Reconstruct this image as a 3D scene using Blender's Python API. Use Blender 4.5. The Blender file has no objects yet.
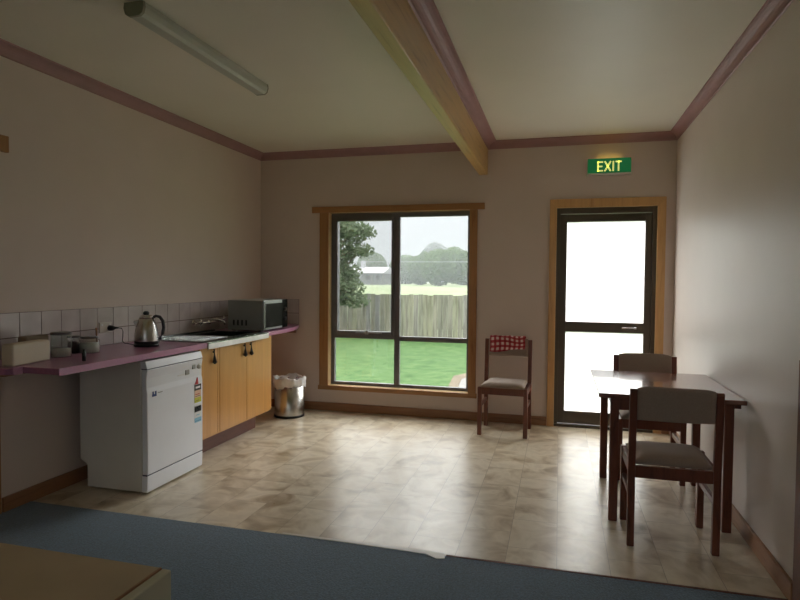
import bpy, bmesh, math, random
from mathutils import Vector, Matrix
random.seed(7)
S = bpy.context.scene
COL = S.collection
R = math.radians
W, H, YR = 4.122, 2.72, -7.6          # room width, ceiling height, rear wall

# ------------------------------------------------------------------ camera
cd = bpy.data.cameras.new('camera'); cam = bpy.data.objects.new('camera', cd); COL.objects.link(cam)
yaw, pit, rol = .2637, .0335, .0079
fw = Vector((-math.sin(yaw)*math.cos(pit), math.cos(yaw)*math.cos(pit), -math.sin(pit)))
rt = Vector((math.cos(yaw), math.sin(yaw), 0)); up = rt.cross(fw)
r2 = rt*math.cos(rol)+up*math.sin(rol); u2 = up*math.cos(rol)-rt*math.sin(rol)
m = Matrix((r2, u2, -fw)).transposed().to_4x4(); m.translation = Vector((3.1239, -5.7783, 1.3783))
cam.matrix_world = m
cd.sensor_width = 36; cd.lens = 36*589.42/800; cd.clip_start = .05; cd.clip_end = 2000
S.camera = cam

# ------------------------------------------------------------------ sky (overcast, raised aloft and by added glows to light the room)
wd = bpy.data.worlds.new('overcast_sky'); S.world = wd; wd.use_nodes = True
nt = wd.node_tree; nt.nodes.clear()
def N(nt, t, **k):
    n = nt.nodes.new(t)
    for a, b in k.items(): setattr(n, a, b)
    return n
def link(nt, a, b): nt.links.new(a, b)
tc = N(nt, 'ShaderNodeTexCoord')
sep = N(nt, 'ShaderNodeSeparateXYZ'); link(nt, tc.outputs['Generated'], sep.inputs[0])
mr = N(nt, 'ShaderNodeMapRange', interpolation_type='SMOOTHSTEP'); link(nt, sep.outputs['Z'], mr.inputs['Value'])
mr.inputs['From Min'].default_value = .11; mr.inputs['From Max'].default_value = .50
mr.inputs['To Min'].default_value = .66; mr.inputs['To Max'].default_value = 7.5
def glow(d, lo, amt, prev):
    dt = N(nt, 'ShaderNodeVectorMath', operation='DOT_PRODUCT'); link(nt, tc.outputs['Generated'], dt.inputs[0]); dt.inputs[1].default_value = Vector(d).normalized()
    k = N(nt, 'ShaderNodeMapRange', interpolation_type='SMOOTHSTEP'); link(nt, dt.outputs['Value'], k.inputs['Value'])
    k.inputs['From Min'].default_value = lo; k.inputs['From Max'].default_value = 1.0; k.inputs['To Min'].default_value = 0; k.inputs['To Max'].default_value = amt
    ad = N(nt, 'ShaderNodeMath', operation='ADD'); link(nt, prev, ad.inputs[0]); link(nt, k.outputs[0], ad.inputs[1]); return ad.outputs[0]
g_ = glow((-.80, .50, .28), .76, 12.0, mr.outputs[0])      # added glow out of view, lights the right wall
g_ = glow((.30, .80, .50), .84, 14.0, g_)                  # added glow above the exit door, brightens its panes
g_ = glow((.0, -1, .25), .5, 1.0, g_)                     # added glow feeding the added rear fill window
nz = N(nt, 'ShaderNodeTexNoise'); link(nt, tc.outputs['Generated'], nz.inputs['Vector']); nz.inputs['Scale'].default_value = 3
m3 = N(nt, 'ShaderNodeMapRange'); link(nt, nz.outputs['Fac'], m3.inputs['Value']); m3.inputs['To Min'].default_value = .94; m3.inputs['To Max'].default_value = 1.06
mu = N(nt, 'ShaderNodeMath', operation='MULTIPLY'); link(nt, g_, mu.inputs[0]); link(nt, m3.outputs[0], mu.inputs[1])
cm = N(nt, 'ShaderNodeMix', data_type='RGBA'); link(nt, mr.outputs[0], cm.inputs['Factor'])
cz = N(nt, 'ShaderNodeMapRange'); link(nt, sep.outputs['Z'], cz.inputs['Value']); cz.inputs['From Min'].default_value = .1; cz.inputs['From Max'].default_value = .4
link(nt, cz.outputs[0], cm.inputs['Factor']); cm.inputs['A'].default_value = (.93, .96, 1.0, 1); cm.inputs['B'].default_value = (1.0, .98, .95, 1)
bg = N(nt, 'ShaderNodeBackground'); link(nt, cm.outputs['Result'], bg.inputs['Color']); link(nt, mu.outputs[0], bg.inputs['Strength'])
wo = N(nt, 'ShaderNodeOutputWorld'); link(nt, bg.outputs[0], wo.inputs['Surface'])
wd.cycles.sampling_method = 'MANUAL'; wd.cycles.sample_map_resolution = 1024

S.view_settings.view_transform = 'Standard'; S.view_settings.look = 'None'
S.view_settings.exposure = -.48; S.view_settings.gamma = 1; S.view_settings.use_curve_mapping = False
S.cycles.max_bounces = 12; S.cycles.diffuse_bounces = 6; S.cycles.transparent_max_bounces = 16
S.cycles.sample_clamp_indirect = 6
S.cycles.use_denoising = True

# ------------------------------------------------------------------ materials
def new_mat(name):
    mt = bpy.data.materials.new(name); mt.use_nodes = True
    nt = mt.node_tree; bs = nt.nodes['Principled BSDF']
    return mt, nt, bs
def coords(nt, scale=(1, 1, 1), rot=(0, 0, 0), which='Object'):
    t = N(nt, 'ShaderNodeTexCoord'); mp = N(nt, 'ShaderNodeMapping'); link(nt, t.outputs[which], mp.inputs[0])
    mp.inputs['Scale'].default_value = scale; mp.inputs['Rotation'].default_value = rot
    return mp.outputs[0]
def ramp(nt, fac, stops):
    r = N(nt, 'ShaderNodeValToRGB'); link(nt, fac, r.inputs[0]); e = r.color_ramp.elements
    while len(e) < len(stops): e.new(.5)
    for k, (p, c) in zip(e, stops): k.position = p; k.color = (*c, 1)
    return r.outputs[0]
def tint(c, k): return tuple(min(1, max(0, x*k)) for x in c)
def bump(nt, bs, h, s, d=.002):
    b = N(nt, 'ShaderNodeBump'); b.inputs['Strength'].default_value = s; b.inputs['Distance'].default_value = d
    link(nt, h, b.inputs['Height']); link(nt, b.outputs[0], bs.inputs['Normal'])
def plain(name, c, rough=.6, metal=0, var=.06, scale=8, bmp=0, spec=.5, coat=0):
    mt, nt, bs = new_mat(name)
    n = N(nt, 'ShaderNodeTexNoise'); link(nt, coords(nt), n.inputs['Vector']); n.inputs['Scale'].default_value = scale; n.inputs['Detail'].default_value = 4
    link(nt, ramp(nt, n.outputs['Fac'], [(.3, tint(c, 1-var)), (.7, tint(c, 1+var))]), bs.inputs['Base Color'])
    bs.inputs['Roughness'].default_value = rough; bs.inputs['Metallic'].default_value = metal
    bs.inputs['Specular IOR Level'].default_value = spec; bs.inputs['Coat Weight'].default_value = coat
    if bmp: bump(nt, bs, n.outputs['Fac'], bmp)
    return mt
def wood(name, c1, c2, scale=(1, 14, 14), rough=.4, spec=.5, coat=0):
    mt, nt, bs = new_mat(name)
    v = coords(nt, scale)
    n = N(nt, 'ShaderNodeTexNoise'); link(nt, v, n.inputs['Vector']); n.inputs['Scale'].default_value = 2.2; n.inputs['Detail'].default_value = 6; n.inputs['Distortion'].default_value = .6
    n2 = N(nt, 'ShaderNodeTexNoise'); link(nt, v, n2.inputs['Vector']); n2.inputs['Scale'].default_value = 9; n2.inputs['Detail'].default_value = 3
    a = N(nt, 'ShaderNodeMath', operation='MULTIPLY_ADD'); link(nt, n2.outputs['Fac'], a.inputs[0]); a.inputs[1].default_value = .4; link(nt, n.outputs['Fac'], a.inputs[2])
    link(nt, ramp(nt, a.outputs[0], [(.45, c2), (.62, tint(c1, .9)), (.85, c1)]), bs.inputs['Base Color'])
    bs.inputs['Roughness'].default_value = rough; bs.inputs['Specular IOR Level'].default_value = spec; bs.inputs['Coat Weight'].default_value = coat
    bump(nt, bs, n2.outputs['Fac'], .08, .001)
    return mt
def emit(name, c, s):
    mt, nt, bs = new_mat(name); bs.inputs['Base Color'].default_value = (*c, 1)
    bs.inputs['Emission Color'].default_value = (*c, 1); bs.inputs['Emission Strength'].default_value = s
    return mt

M = {}
M['wall'] = plain('painted_wall', (.69, .58, .515), .55, var=.02, scale=3, bmp=.05, spec=.35)
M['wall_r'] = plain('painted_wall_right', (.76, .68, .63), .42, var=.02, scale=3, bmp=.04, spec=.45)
M['ceil'] = plain('ceiling_paint', (.80, .75, .64), .45, var=.02, scale=2, spec=.4)
M['cornice'] = plain('mauve_cornice', (.40, .225, .222), .5, var=.05)
M['bench'] = plain('mauve_laminate', (.38, .15, .255), .28, var=.10, scale=60)
M['bench_edge'] = plain('mauve_edge', (.50, .23, .37), .35, var=.04, scale=60)
M['arch'] = wood('golden_pine_trim', (.42, .205, .075), (.27, .115, .04), rough=.35)
M['arch_v'] = wood('golden_pine_trim_upright', (.42, .205, .075), (.27, .115, .04), (14, 14, 1), rough=.35)
M['arch_d'] = wood('pale_golden_pine', (.66, .38, .15), (.50, .25, .09), (14, 14, 1), rough=.35)
M['arch_gloss'] = wood('varnished_reveal', (.82, .60, .34), (.74, .50, .26), rough=.22, spec=1.0, coat=.6)
M['skirt'] = wood('brown_skirting', (.34, .17, .085), (.20, .085, .04), rough=.4)
M['skirt_y'] = wood('brown_skirting_side', (.34, .17, .085), (.20, .085, .04), (14, 1, 14), rough=.4)
M['beam'] = wood('varnished_beam', (.62, .38, .13), (.38, .18, .05), (14, .7, 14), rough=.3)
M['chairwood'] = wood('red_brown_stain', (.175, .050, .026), (.088, .025, .014), (14, 14, 2), rough=.33)
M['tablewood'] = wood('red_brown_table', (.22, .075, .045), (.14, .042, .026), (14, 1.5, 14), rough=.19, spec=1.0, coat=.5)
M['cabinet'] = wood('honey_veneer', (.60, .30, .085), (.52, .245, .062), (9, 9, .5), rough=.3)
M['kick'] = wood('dark_red_kick', (.14, .045, .025), (.08, .02, .012), (14, 1, 14), rough=.5)
M['bronze'] = plain('dark_bronze_aluminium', (.15, .145, .155), .4, metal=.1, var=.05)
M['bronze_d'] = plain('brown_bronze_aluminium', (.10, .075, .052), .4, metal=.3, var=.05)
M['steel'] = plain('brushed_steel', (.55, .53, .50), .27, metal=1, var=.05, scale=30)
M['steel_w'] = plain('worn_steel', (.27, .275, .26), .2, metal=1, var=.08, scale=20)
M['steel_edge'] = plain('brushed_steel_edge', (.66, .64, .62), .55, metal=.7, var=.12, scale=9)
M['lid'] = plain('dull_dark_lid', (.16, .155, .15), .3, metal=.9)
M['chrome'] = plain('chrome', (.9, .9, .9), .18, metal=1, var=.01)
M['black'] = plain('black_plastic', (.012, .012, .013), .35, var=.1)
M['black_metal'] = plain('black_iron', (.02, .017, .015), .5, var=.1)
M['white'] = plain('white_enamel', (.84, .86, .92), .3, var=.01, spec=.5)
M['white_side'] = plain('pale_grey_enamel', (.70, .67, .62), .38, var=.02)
M['dark_gap'] = plain('dark_blue_gap', (.02, .03, .09), .6)
M['grey'] = plain('grey_plastic', (.30, .30, .29), .4)
M['cream'] = plain('cream_card', (.66, .58, .44), .6, var=.03)
M['cream_board'] = plain('cream_laminate', (.40, .30, .18), .45, var=.05, scale=6)
M['cream_side'] = plain('pale_board', (.42, .38, .26), .5, var=.03, scale=6)
M['micro'] = plain('silver_paint', (.28, .29, .27), .35, metal=.5, var=.02)
M['micro_f'] = plain('silver_front', (.34, .35, .34), .3, metal=.5, var=.02)
M['glassblack'] = plain('black_glass', (.008, .008, .008), .15, var=0, spec=.08)
M['bag'] = plain('white_bin_bag', (.82, .80, .80), .45, var=.05, scale=25, bmp=.3)
M['light_body'] = plain('pale_diffuser', (.52, .53, .46), .3, var=.02)
M['light_cap'] = plain('olive_grey_cap', (.27, .26, .19), .5)
M['white_plastic'] = plain('ivory_plastic', (.66, .62, .55), .4)
M['sugar'] = plain('white_sugar', (.85, .82, .76), .9, var=.05, scale=80)
M['coffee'] = plain('dark_coffee', (.03, .018, .012), .9, var=.3, scale=90)
M['paper'] = plain('brown_paper', (.35, .28, .20), .8, var=.05)
M['conc'] = plain('pale_concrete', (.15, .145, .14), .9, var=.08, scale=3)
M['dirt'] = plain('bare_earth', (.11, .085, .055), .95, var=.2, scale=4)
M['red'] = plain('red_ink', (.55, .03, .03), .5); M['yel'] = plain('yellow_green_ink', (.62, .60, .04), .5)
M['peach'] = plain('peach_ink', (.78, .52, .36), .5); M['lblue'] = plain('pale_blue_ink', (.25, .52, .70), .5)
M['navy'] = plain('navy_ink', (.03, .06, .22), .5); M['ink'] = plain('black_ink', (.03, .03, .035), .5)
M['label'] = plain('white_label', (.8, .8, .8), .4)
M['bark'] = plain('bark', (.13, .10, .075), .9, var=.3, scale=10, bmp=.5)
M['fencepost'] = plain('fence_rail_wood', (.30, .28, .24), .9, var=.15)
M['roofwhite'] = plain('white_sheet_roof', (.28, .285, .30), .5); M['housewall'] = plain('house_wall', (.10, .11, .10), .8)
M['wire'] = plain('cable_grey', (.42, .44, .46), .6)

def fabric(name, c, v=.12):
    mt, nt, bs = new_mat(name)
    n = N(nt, 'ShaderNodeTexNoise'); link(nt, coords(nt), n.inputs['Vector']); n.inputs['Scale'].default_value = 220; n.inputs['Detail'].default_value = 3
    link(nt, ramp(nt, n.outputs['Fac'], [(.3, tint(c, 1-v)), (.7, tint(c, 1+v))]), bs.inputs['Base Color'])
    bs.inputs['Roughness'].default_value = .85; bs.inputs['Sheen Weight'].default_value = .25
    bump(nt, bs, n.outputs['Fac'], .3, .001)
    return mt
M['fabric'] = fabric('grey_beige_upholstery', (.34, .26, .21))
M['carpet'] = fabric('blue_grey_carpet', (.060, .110, .165), .35)
for n_ in M['carpet'].node_tree.nodes:
    if n_.type == 'TEX_NOISE': n_.inputs['Scale'].default_value = 120
    if n_.type == 'BUMP': n_.inputs['Strength'].default_value = .8; n_.inputs['Distance'].default_value = .004

# wall tiles: real grout lines come from the tile mesh, colour shifts a little per tile
mt, nt, bs = new_mat('pinkish_glazed_tile'); M['tile'] = mt
n = N(nt, 'ShaderNodeTexNoise'); link(nt, coords(nt), n.inputs['Vector']); n.inputs['Scale'].default_value = 7
link(nt, ramp(nt, n.outputs['Fac'], [(.3, (.50, .43, .42)), (.7, (.60, .53, .52))]), bs.inputs['Base Color']); bs.inputs['Roughness'].default_value = .25
M['grout'] = plain('brown_grout', (.15, .10, .085), .9)

# vinyl floor
mt, nt, bs = new_mat('marbled_vinyl'); M['vinyl'] = mt
v = coords(nt)
br = N(nt, 'ShaderNodeTexBrick'); mp = N(nt, 'ShaderNodeMapping'); link(nt, v, mp.inputs[0]); link(nt, mp.outputs[0], br.inputs['Vector'])
mp.inputs['Rotation'].default_value = (0, 0, R(90)); mp.inputs['Location'].default_value = (.06, .0705+.0, 0)
br.inputs['Scale'].default_value = 1; br.inputs['Brick Width'].default_value = .37; br.inputs['Row Height'].default_value = .2465
br.inputs['Mortar Size'].default_value = .0015; br.inputs['Mortar Smooth'].default_value = .3; br.offset = .5
br.inputs['Color1'].default_value = (.25, .25, .25, 1); br.inputs['Color2'].default_value = (.75, .75, .75, 1); br.inputs['Mortar'].default_value = (.5, .5, .5, 1)
n1 = N(nt, 'ShaderNodeTexNoise', noise_dimensions='4D'); link(nt, v, n1.inputs['Vector']); n1.inputs['Scale'].default_value = 4.5; n1.inputs['Detail'].default_value = 7; n1.inputs['Distortion'].default_value = 1.0
wm = N(nt, 'ShaderNodeMath', operation='MULTIPLY'); link(nt, br.outputs['Color'], wm.inputs[0]); wm.inputs[1].default_value = 3; link(nt, wm.outputs[0], n1.inputs['W'])
col = ramp(nt, n1.outputs['Fac'], [(.32, (.31, .225, .13)), (.44, (.50, .405, .28)), (.56, (.66, .575, .44)), (.70, (.54, .46, .35))])
mx = N(nt, 'ShaderNodeMix', data_type='RGBA'); link(nt, br.outputs['Fac'], mx.inputs['Factor']); link(nt, col, mx.inputs['A']); mx.inputs['B'].default_value = (.28, .22, .15, 1)
link(nt, mx.outputs['Result'], bs.inputs['Base Color'])
rr = N(nt, 'ShaderNodeMapRange'); link(nt, n1.outputs['Fac'], rr.inputs['Value']); rr.inputs['To Min'].default_value = .25; rr.inputs['To Max'].default_value = .36; link(nt, rr.outputs[0], bs.inputs['Roughness'])
bs.inputs['Specular IOR Level'].default_value = 1.0
n3 = N(nt, 'ShaderNodeTexNoise'); link(nt, v, n3.inputs['Vector']); n3.inputs['Scale'].default_value = 30
bump(nt, bs, n3.outputs['Fac'], .12, .002)

# lawn, field
def grass_mat(name, a, b, c, s):
    mt, nt, bs = new_mat(name); v = coords(nt)
    n = N(nt, 'ShaderNodeTexNoise'); link(nt, v, n.inputs['Vector']); n.inputs['Scale'].default_value = s; n.inputs['Detail'].default_value = 9; n.inputs['Roughness'].default_value = .65
    link(nt, ramp(nt, n.outputs['Fac'], [(.32, a), (.5, b), (.68, c)]), bs.inputs['Base Color']); bs.inputs['Roughness'].default_value = .9; bs.inputs['Specular IOR Level'].default_value = .1
    bump(nt, bs, n.outputs['Fac'], .5, .05)
    return mt
M['lawn'] = grass_mat('mown_lawn', (.034, .074, .024), (.055, .108, .036), (.085, .135, .052), 4)
M['field'] = grass_mat('pale_pasture', (.13, .165, .085), (.16, .20, .105), (.20, .20, .13), .3)
def leafmat(name, a, b):
    mt, nt, bs = new_mat(name)
    n = N(nt, 'ShaderNodeTexNoise'); link(nt, coords(nt), n.inputs['Vector']); n.inputs['Scale'].default_value = 2.5; n.inputs['Detail'].default_value = 6
    link(nt, ramp(nt, n.outputs['Fac'], [(.35, a), (.65, b)]), bs.inputs['Base Color']); bs.inputs['Roughness'].default_value = .7
    bs.inputs['Specular IOR Level'].default_value = .2
    tr = N(nt, 'ShaderNodeBsdfTranslucent'); tr.inputs['Color'].default_value = (*b, 1)
    mx = N(nt, 'ShaderNodeMixShader'); mx.inputs[0].default_value = .35; link(nt, bs.outputs[0], mx.inputs[1]); link(nt, tr.outputs[0], mx.inputs[2])
    link(nt, mx.outputs[0], nt.nodes['Material Output'].inputs['Surface'])
    return mt
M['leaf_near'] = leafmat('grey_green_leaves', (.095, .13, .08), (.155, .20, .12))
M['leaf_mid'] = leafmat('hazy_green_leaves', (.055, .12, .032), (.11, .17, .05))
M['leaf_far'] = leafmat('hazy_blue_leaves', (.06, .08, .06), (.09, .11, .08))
# fence boards, one tone per board
mt, nt, bs = new_mat('weathered_palings'); M['paling'] = mt
t = N(nt, 'ShaderNodeTexCoord'); sp = N(nt, 'ShaderNodeSeparateXYZ'); link(nt, t.outputs['Object'], sp.inputs[0])
fl = N(nt, 'ShaderNodeMath', operation='DIVIDE'); link(nt, sp.outputs['X'], fl.inputs[0]); fl.inputs[1].default_value = .155
ff = N(nt, 'ShaderNodeMath', operation='FLOOR'); link(nt, fl.outputs[0], ff.inputs[0])
wn = N(nt, 'ShaderNodeTexWhiteNoise', noise_dimensions='1D'); link(nt, ff.outputs[0], wn.inputs['W'])
c1 = ramp(nt, wn.outputs['Value'], [(0, (.21, .205, .175)), (.35, (.30, .285, .235)), (.6, (.27, .27, .20)), (.8, (.22, .215, .225)), (1, (.33, .31, .255))])
n = N(nt, 'ShaderNodeTexNoise'); link(nt, coords(nt, (9, 9, .9)), n.inputs['Vector']); n.inputs['Scale'].default_value = 1.5; n.inputs['Detail'].default_value = 5
mx = N(nt, 'ShaderNodeMix', data_type='RGBA', blend_type='MULTIPLY'); mx.inputs['Factor'].default_value = 1
link(nt, c1, mx.inputs['A']); link(nt, ramp(nt, n.outputs['Fac'], [(.35, (.62, .62, .58)), (.55, (1, 1, 1)), (.75, (1.0, 1.0, .86))]), mx.inputs['B'])
link(nt, mx.outputs['Result'], bs.inputs['Base Color']); bs.inputs['Roughness'].default_value = .9
# clear pane, frosted pane, insect screen, jar glass
def mixmat(name, first, second, fac=None):
    mt = bpy.data.materials.new(name); mt.use_nodes = True; nt = mt.node_tree; nt.nodes.clear()
    a = first(nt); b = second(nt); mx = N(nt, 'ShaderNodeMixShader'); o = N(nt, 'ShaderNodeOutputMaterial')
    if fac is None:
        fr = N(nt, 'ShaderNodeLayerWeight'); fr.inputs['Blend'].default_value = .5
        p5 = N(nt, 'ShaderNodeMath', operation='POWER'); link(nt, fr.outputs['Facing'], p5.inputs[0]); p5.inputs[1].default_value = 5
        p6 = N(nt, 'ShaderNodeMath', operation='MULTIPLY_ADD'); link(nt, p5.outputs[0], p6.inputs[0]); p6.inputs[1].default_value = .9; p6.inputs[2].default_value = .04; link(nt, p6.outputs[0], mx.inputs[0])
    else: mx.inputs[0].default_value = fac
    link(nt, a.outputs[0], mx.inputs[1]); link(nt, b.outputs[0], mx.inputs[2]); link(nt, mx.outputs[0], o.inputs['Surface'])
    return mt
def sh(t, c, r=None):
    def f(nt):
        n = N(nt, t); n.inputs['Color'].default_value = (*c, 1)
        if r is not None: n.inputs['Roughness'].default_value = r
        return n
    return f
M['pane'] = mixmat('clear_pane', sh('ShaderNodeBsdfTransparent', (.93, .95, .95)), sh('ShaderNodeBsdfGlossy', (1, 1, 1), .02))
M['jarglass'] = mixmat('jar_glass', sh('ShaderNodeBsdfTransparent', (.90, .92, .91)), sh('ShaderNodeBsdfGlossy', (1, 1, 1), .03))
M['frost'] = mixmat('frosted_pane', sh('ShaderNodeBsdfTranslucent', (.98, .99, 1.0)), sh('ShaderNodeBsdfTransparent', (1, 1, 1)), .22)
M['screen'] = mixmat('insect_mesh', sh('ShaderNodeBsdfTransparent', (1, 1, 1)), sh('ShaderNodeBsdfDiffuse', (.25, .25, .25)), .22)

# gingham
mt, nt, bs = new_mat('red_gingham'); M['gingham'] = mt
t = N(nt, 'ShaderNodeTexCoord'); sp = N(nt, 'ShaderNodeSeparateXYZ'); link(nt, t.outputs['UV'], sp.inputs[0])
def band(o):
    a = N(nt, 'ShaderNodeMath', operation='MULTIPLY'); link(nt, o, a.inputs[0]); a.inputs[1].default_value = 1/.045
    b = N(nt, 'ShaderNodeMath', operation='FRACT'); link(nt, a.outputs[0], b.inputs[0])
    c = N(nt, 'ShaderNodeMath', operation='GREATER_THAN'); link(nt, b.outputs[0], c.inputs[0]); c.inputs[1].default_value = .5
    return c.outputs[0]
a_ = N(nt, 'ShaderNodeMath', operation='ADD'); link(nt, band(sp.outputs['X']), a_.inputs[0]); link(nt, band(sp.outputs['Y']), a_.inputs[1])
h_ = N(nt, 'ShaderNodeMath', operation='MULTIPLY'); link(nt, a_.outputs[0], h_.inputs[0]); h_.inputs[1].default_value = .5
cr = ramp(nt, h_.outputs[0], [(0, (.30, .012, .02)), (.3, (.45, .06, .075)), (.8, (.82, .66, .64))]); nt.nodes[-1]
for n_ in nt.nodes:
    if n_.type == 'VALTORGB': n_.color_ramp.interpolation = 'CONSTANT'
link(nt, cr, bs.inputs['Base Color']); bs.inputs['Roughness'].default_value = .9

# ------------------------------------------------------------------ mesh helpers
def bb(bm, x0, x1, y0, y1, z0, z1, mi=0):
    P = [bm.verts.new(p) for p in ((x0, y0, z0), (x1, y0, z0), (x1, y1, z0), (x0, y1, z0), (x0, y0, z1), (x1, y0, z1), (x1, y1, z1), (x0, y1, z1))]
    for f in ((3, 2, 1, 0), (4, 5, 6, 7), (0, 1, 5, 4), (1, 2, 6, 5), (2, 3, 7, 6), (3, 0, 4, 7)):
        bm.faces.new([P[i] for i in f]).material_index = mi
def prism(bm, pts, ax, a, b, mi=0):
    """polygon pts (two coords) extruded along axis ax from a to b"""
    def P(p, t): return {'x': (t, p[0], p[1]), 'y': (p[0], t, p[1]), 'z': (p[0], p[1], t)}[ax]
    A = [bm.verts.new(P(p, a)) for p in pts]; B = [bm.verts.new(P(p, b)) for p in pts]; n = len(pts)
    fs = [bm.faces.new(A), bm.faces.new(B[::-1])]
    for i in range(n): fs.append(bm.faces.new((A[i], B[i], B[(i+1) % n], A[(i+1) % n])))
    for f in fs: f.material_index = mi
    bmesh.ops.recalc_face_normals(bm, faces=fs)
def lathe(bm, prof, c=(0, 0, 0), seg=32, sx=1, sy=1, closed=True):
    rings = []
    for r, z in prof:
        if r < 1e-5: rings.append([bm.verts.new((c[0], c[1], c[2]+z))])
        else: rings.append([bm.verts.new((c[0]+sx*r*math.cos(2*math.pi*i/seg), c[1]+sy*r*math.sin(2*math.pi*i/seg), c[2]+z)) for i in range(seg)])
    fs = []
    for a, b in zip(rings, rings[1:]):
        for i in range(seg):
            j = (i+1) % seg
            q = [a[i % len(a)], a[j % len(a)], b[j % len(b)], b[i % len(b)]]
            q = [v for k, v in enumerate(q) if v not in q[:k]]
            if len(q) > 2: fs.append(bm.faces.new(q))
    bmesh.ops.recalc_face_normals(bm, faces=fs)
    for f in fs: f.smooth = True
def tube(bm, pts, r, seg=10):
    pts = [Vector(p) for p in pts]; prev = None; fs = []; first = None
    for i, p in enumerate(pts):
        d = (pts[min(i+1, len(pts)-1)]-pts[max(i-1, 0)]).normalized()
        s = d.cross(Vector((0, 0, 1)) if abs(d.z) < .95 else Vector((1, 0, 0))).normalized(); t = s.cross(d)
        rr = r[i] if isinstance(r, (list, tuple)) else r
        ring = [bm.verts.new(p+s*rr*math.cos(2*math.pi*k/seg)+t*rr*math.sin(2*math.pi*k/seg)) for k in range(seg)]
        if prev:
            for k in range(seg): fs.append(bm.faces.new((prev[k], prev[(k+1) % seg], ring[(k+1) % seg], ring[k])))
        else: first = ring
        prev = ring
    fs.append(bm.faces.new(first[::-1])); fs.append(bm.faces.new(prev))
    bmesh.ops.recalc_face_normals(bm, faces=fs)
    for f in fs: f.smooth = True
def obj(name, bm, mats, parent=None, bevel=0, seg=2, smooth=False):
    me = bpy.data.meshes.new(name); bm.to_mesh(me); bm.free()
    o = bpy.data.objects.new(name, me); COL.objects.link(o)
    for k in (mats if isinstance(mats, (list, tuple)) else [mats]): me.materials.append(M[k])
    if bevel:
        b = o.modifiers.new('bevel', 'BEVEL'); b.width = bevel; b.segments = seg; b.limit_method = 'ANGLE'; b.angle_limit = R(40)
    if smooth:
        for p in me.polygons: p.use_smooth = True
    if parent: o.parent = parent
    return o
def box(name, x0, x1, y0, y1, z0, z1, mt, parent=None, bevel=.002, seg=2):
    bm = bmesh.new(); bb(bm, x0, x1, y0, y1, z0, z1); return obj(name, bm, mt, parent, bevel, seg)
def tag(o, label, cat, group=None, kind=None):
    o['label'] = label; o['category'] = cat
    if group: o['group'] = group
    if kind: o['kind'] = kind
    return o
def thing(name, label, cat, loc=(0, 0, 0), rz=0, group=None):
    o = bpy.data.objects.new(name, None); COL.objects.link(o); o.location = loc; o.rotation_euler = (0, 0, rz); o.empty_display_size = .1
    return tag(o, label, cat, group)
def struct(o, label=None, cat='room'):
    o['kind'] = 'structure'
    if label: o['label'] = label; o['category'] = cat
    return o

# ------------------------------------------------------------------ room shell
T = .12
struct(box('floor', 0, W, -2.91, 0, -.06, 0, 'vinyl', bevel=0), 'glossy marbled beige vinyl tile floor of the kitchen end', 'floor')
struct(box('floor_carpet', 0, W, YR, -2.918, -.06, .006, 'carpet', bevel=0), 'dark blue-grey carpet in front of the vinyl floor', 'carpet')
struct(box('ceiling', -T, W+T, YR-T, T, H, H+.1, 'ceil', bevel=0), 'plain cream ceiling split by a timber beam', 'ceiling')
# wall with openings (x0,x1,z0,z1) built as one mesh
def wall_y(name, y0, y1, x0, x1, z0, z1, holes, mt):
    bm = bmesh.new(); xs = sorted({x0, x1, *[h[0] for h in holes], *[h[1] for h in holes]}); zs = sorted({z0, z1, *[h[2] for h in holes], *[h[3] for h in holes]})
    for a, b in zip(xs, xs[1:]):
        for c, d in zip(zs, zs[1:]):
            if any(a >= h[0]-1e-6 and b <= h[1]+1e-6 and c >= h[2]-1e-6 and d <= h[3]+1e-6 for h in holes): continue
            bb(bm, a, b, y0, y1, c, d)
    return obj(name, bm, mt)
WX0, WX1, WZ0, WZ1 = .772, 2.285, .25, 2.09       # window opening
DX0, DX1, DZ1 = 3.07, 3.99, 2.09                  # door opening
struct(wall_y('wall_back', 0, T, -T, W+T, -.6, H, [(WX0, WX1, WZ0, WZ1), (DX0, DX1, -.02, DZ1)], 'wall'), 'pinkish beige back wall around the window and door', 'wall')
struct(box('wall_right', W, W+T, YR, 0, -.6, H, 'wall_r', bevel=0), 'plain pale wall beside the dining table', 'wall')
bm = bmesh.new()
bb(bm, -T, 0, -3.14, 0, -.06, H); bb(bm, -T, 0, -4.0, -3.14, 2.1, H); bb(bm, -T, 0, YR, -4.0, -.06, H)
struct(obj('wall_left', bm, 'wall'), 'plain beige wall above the kitchen bench', 'wall')
struct(wall_y('wall_rear', YR-T, YR, -T, W+T, -.6, H, [(1.6, 3.9, .9, 2.1)], 'wall'))
w2 = struct(wall_y('added_fill_window', YR-.08, YR-.03, 1.6, 3.9, .9, 2.1, [(1.66, 2.72, .96, 2.04), (2.78, 3.84, .96, 2.04)], 'bronze'))  # unseen window behind the camera, added for fill light
for a, b in ((1.66, 2.72), (2.78, 3.84)): box('glass_pane', a, b, YR-.058, YR-.054, .96, 2.04, 'pane', w2, 0)

# side doorway on the kitchen wall (only its head and edge reach into view)
d2 = struct(box('door_2', -.09, -.05, -3.99, -3.14, .01, 2.09, 'cabinet', bevel=.003), 'varnished timber side door past the bench end', 'door')
bm = bmesh.new(); bb(bm, 0, .02, -3.15, -3.115, .006, 2.10); bb(bm, 0, .02, -4.06, -3.99, .006, 2.10); bb(bm, 0, .024, -4.10, -3.038, 2.10, 2.195)
obj('architrave', bm, 'arch_v', d2, .003)

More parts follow.
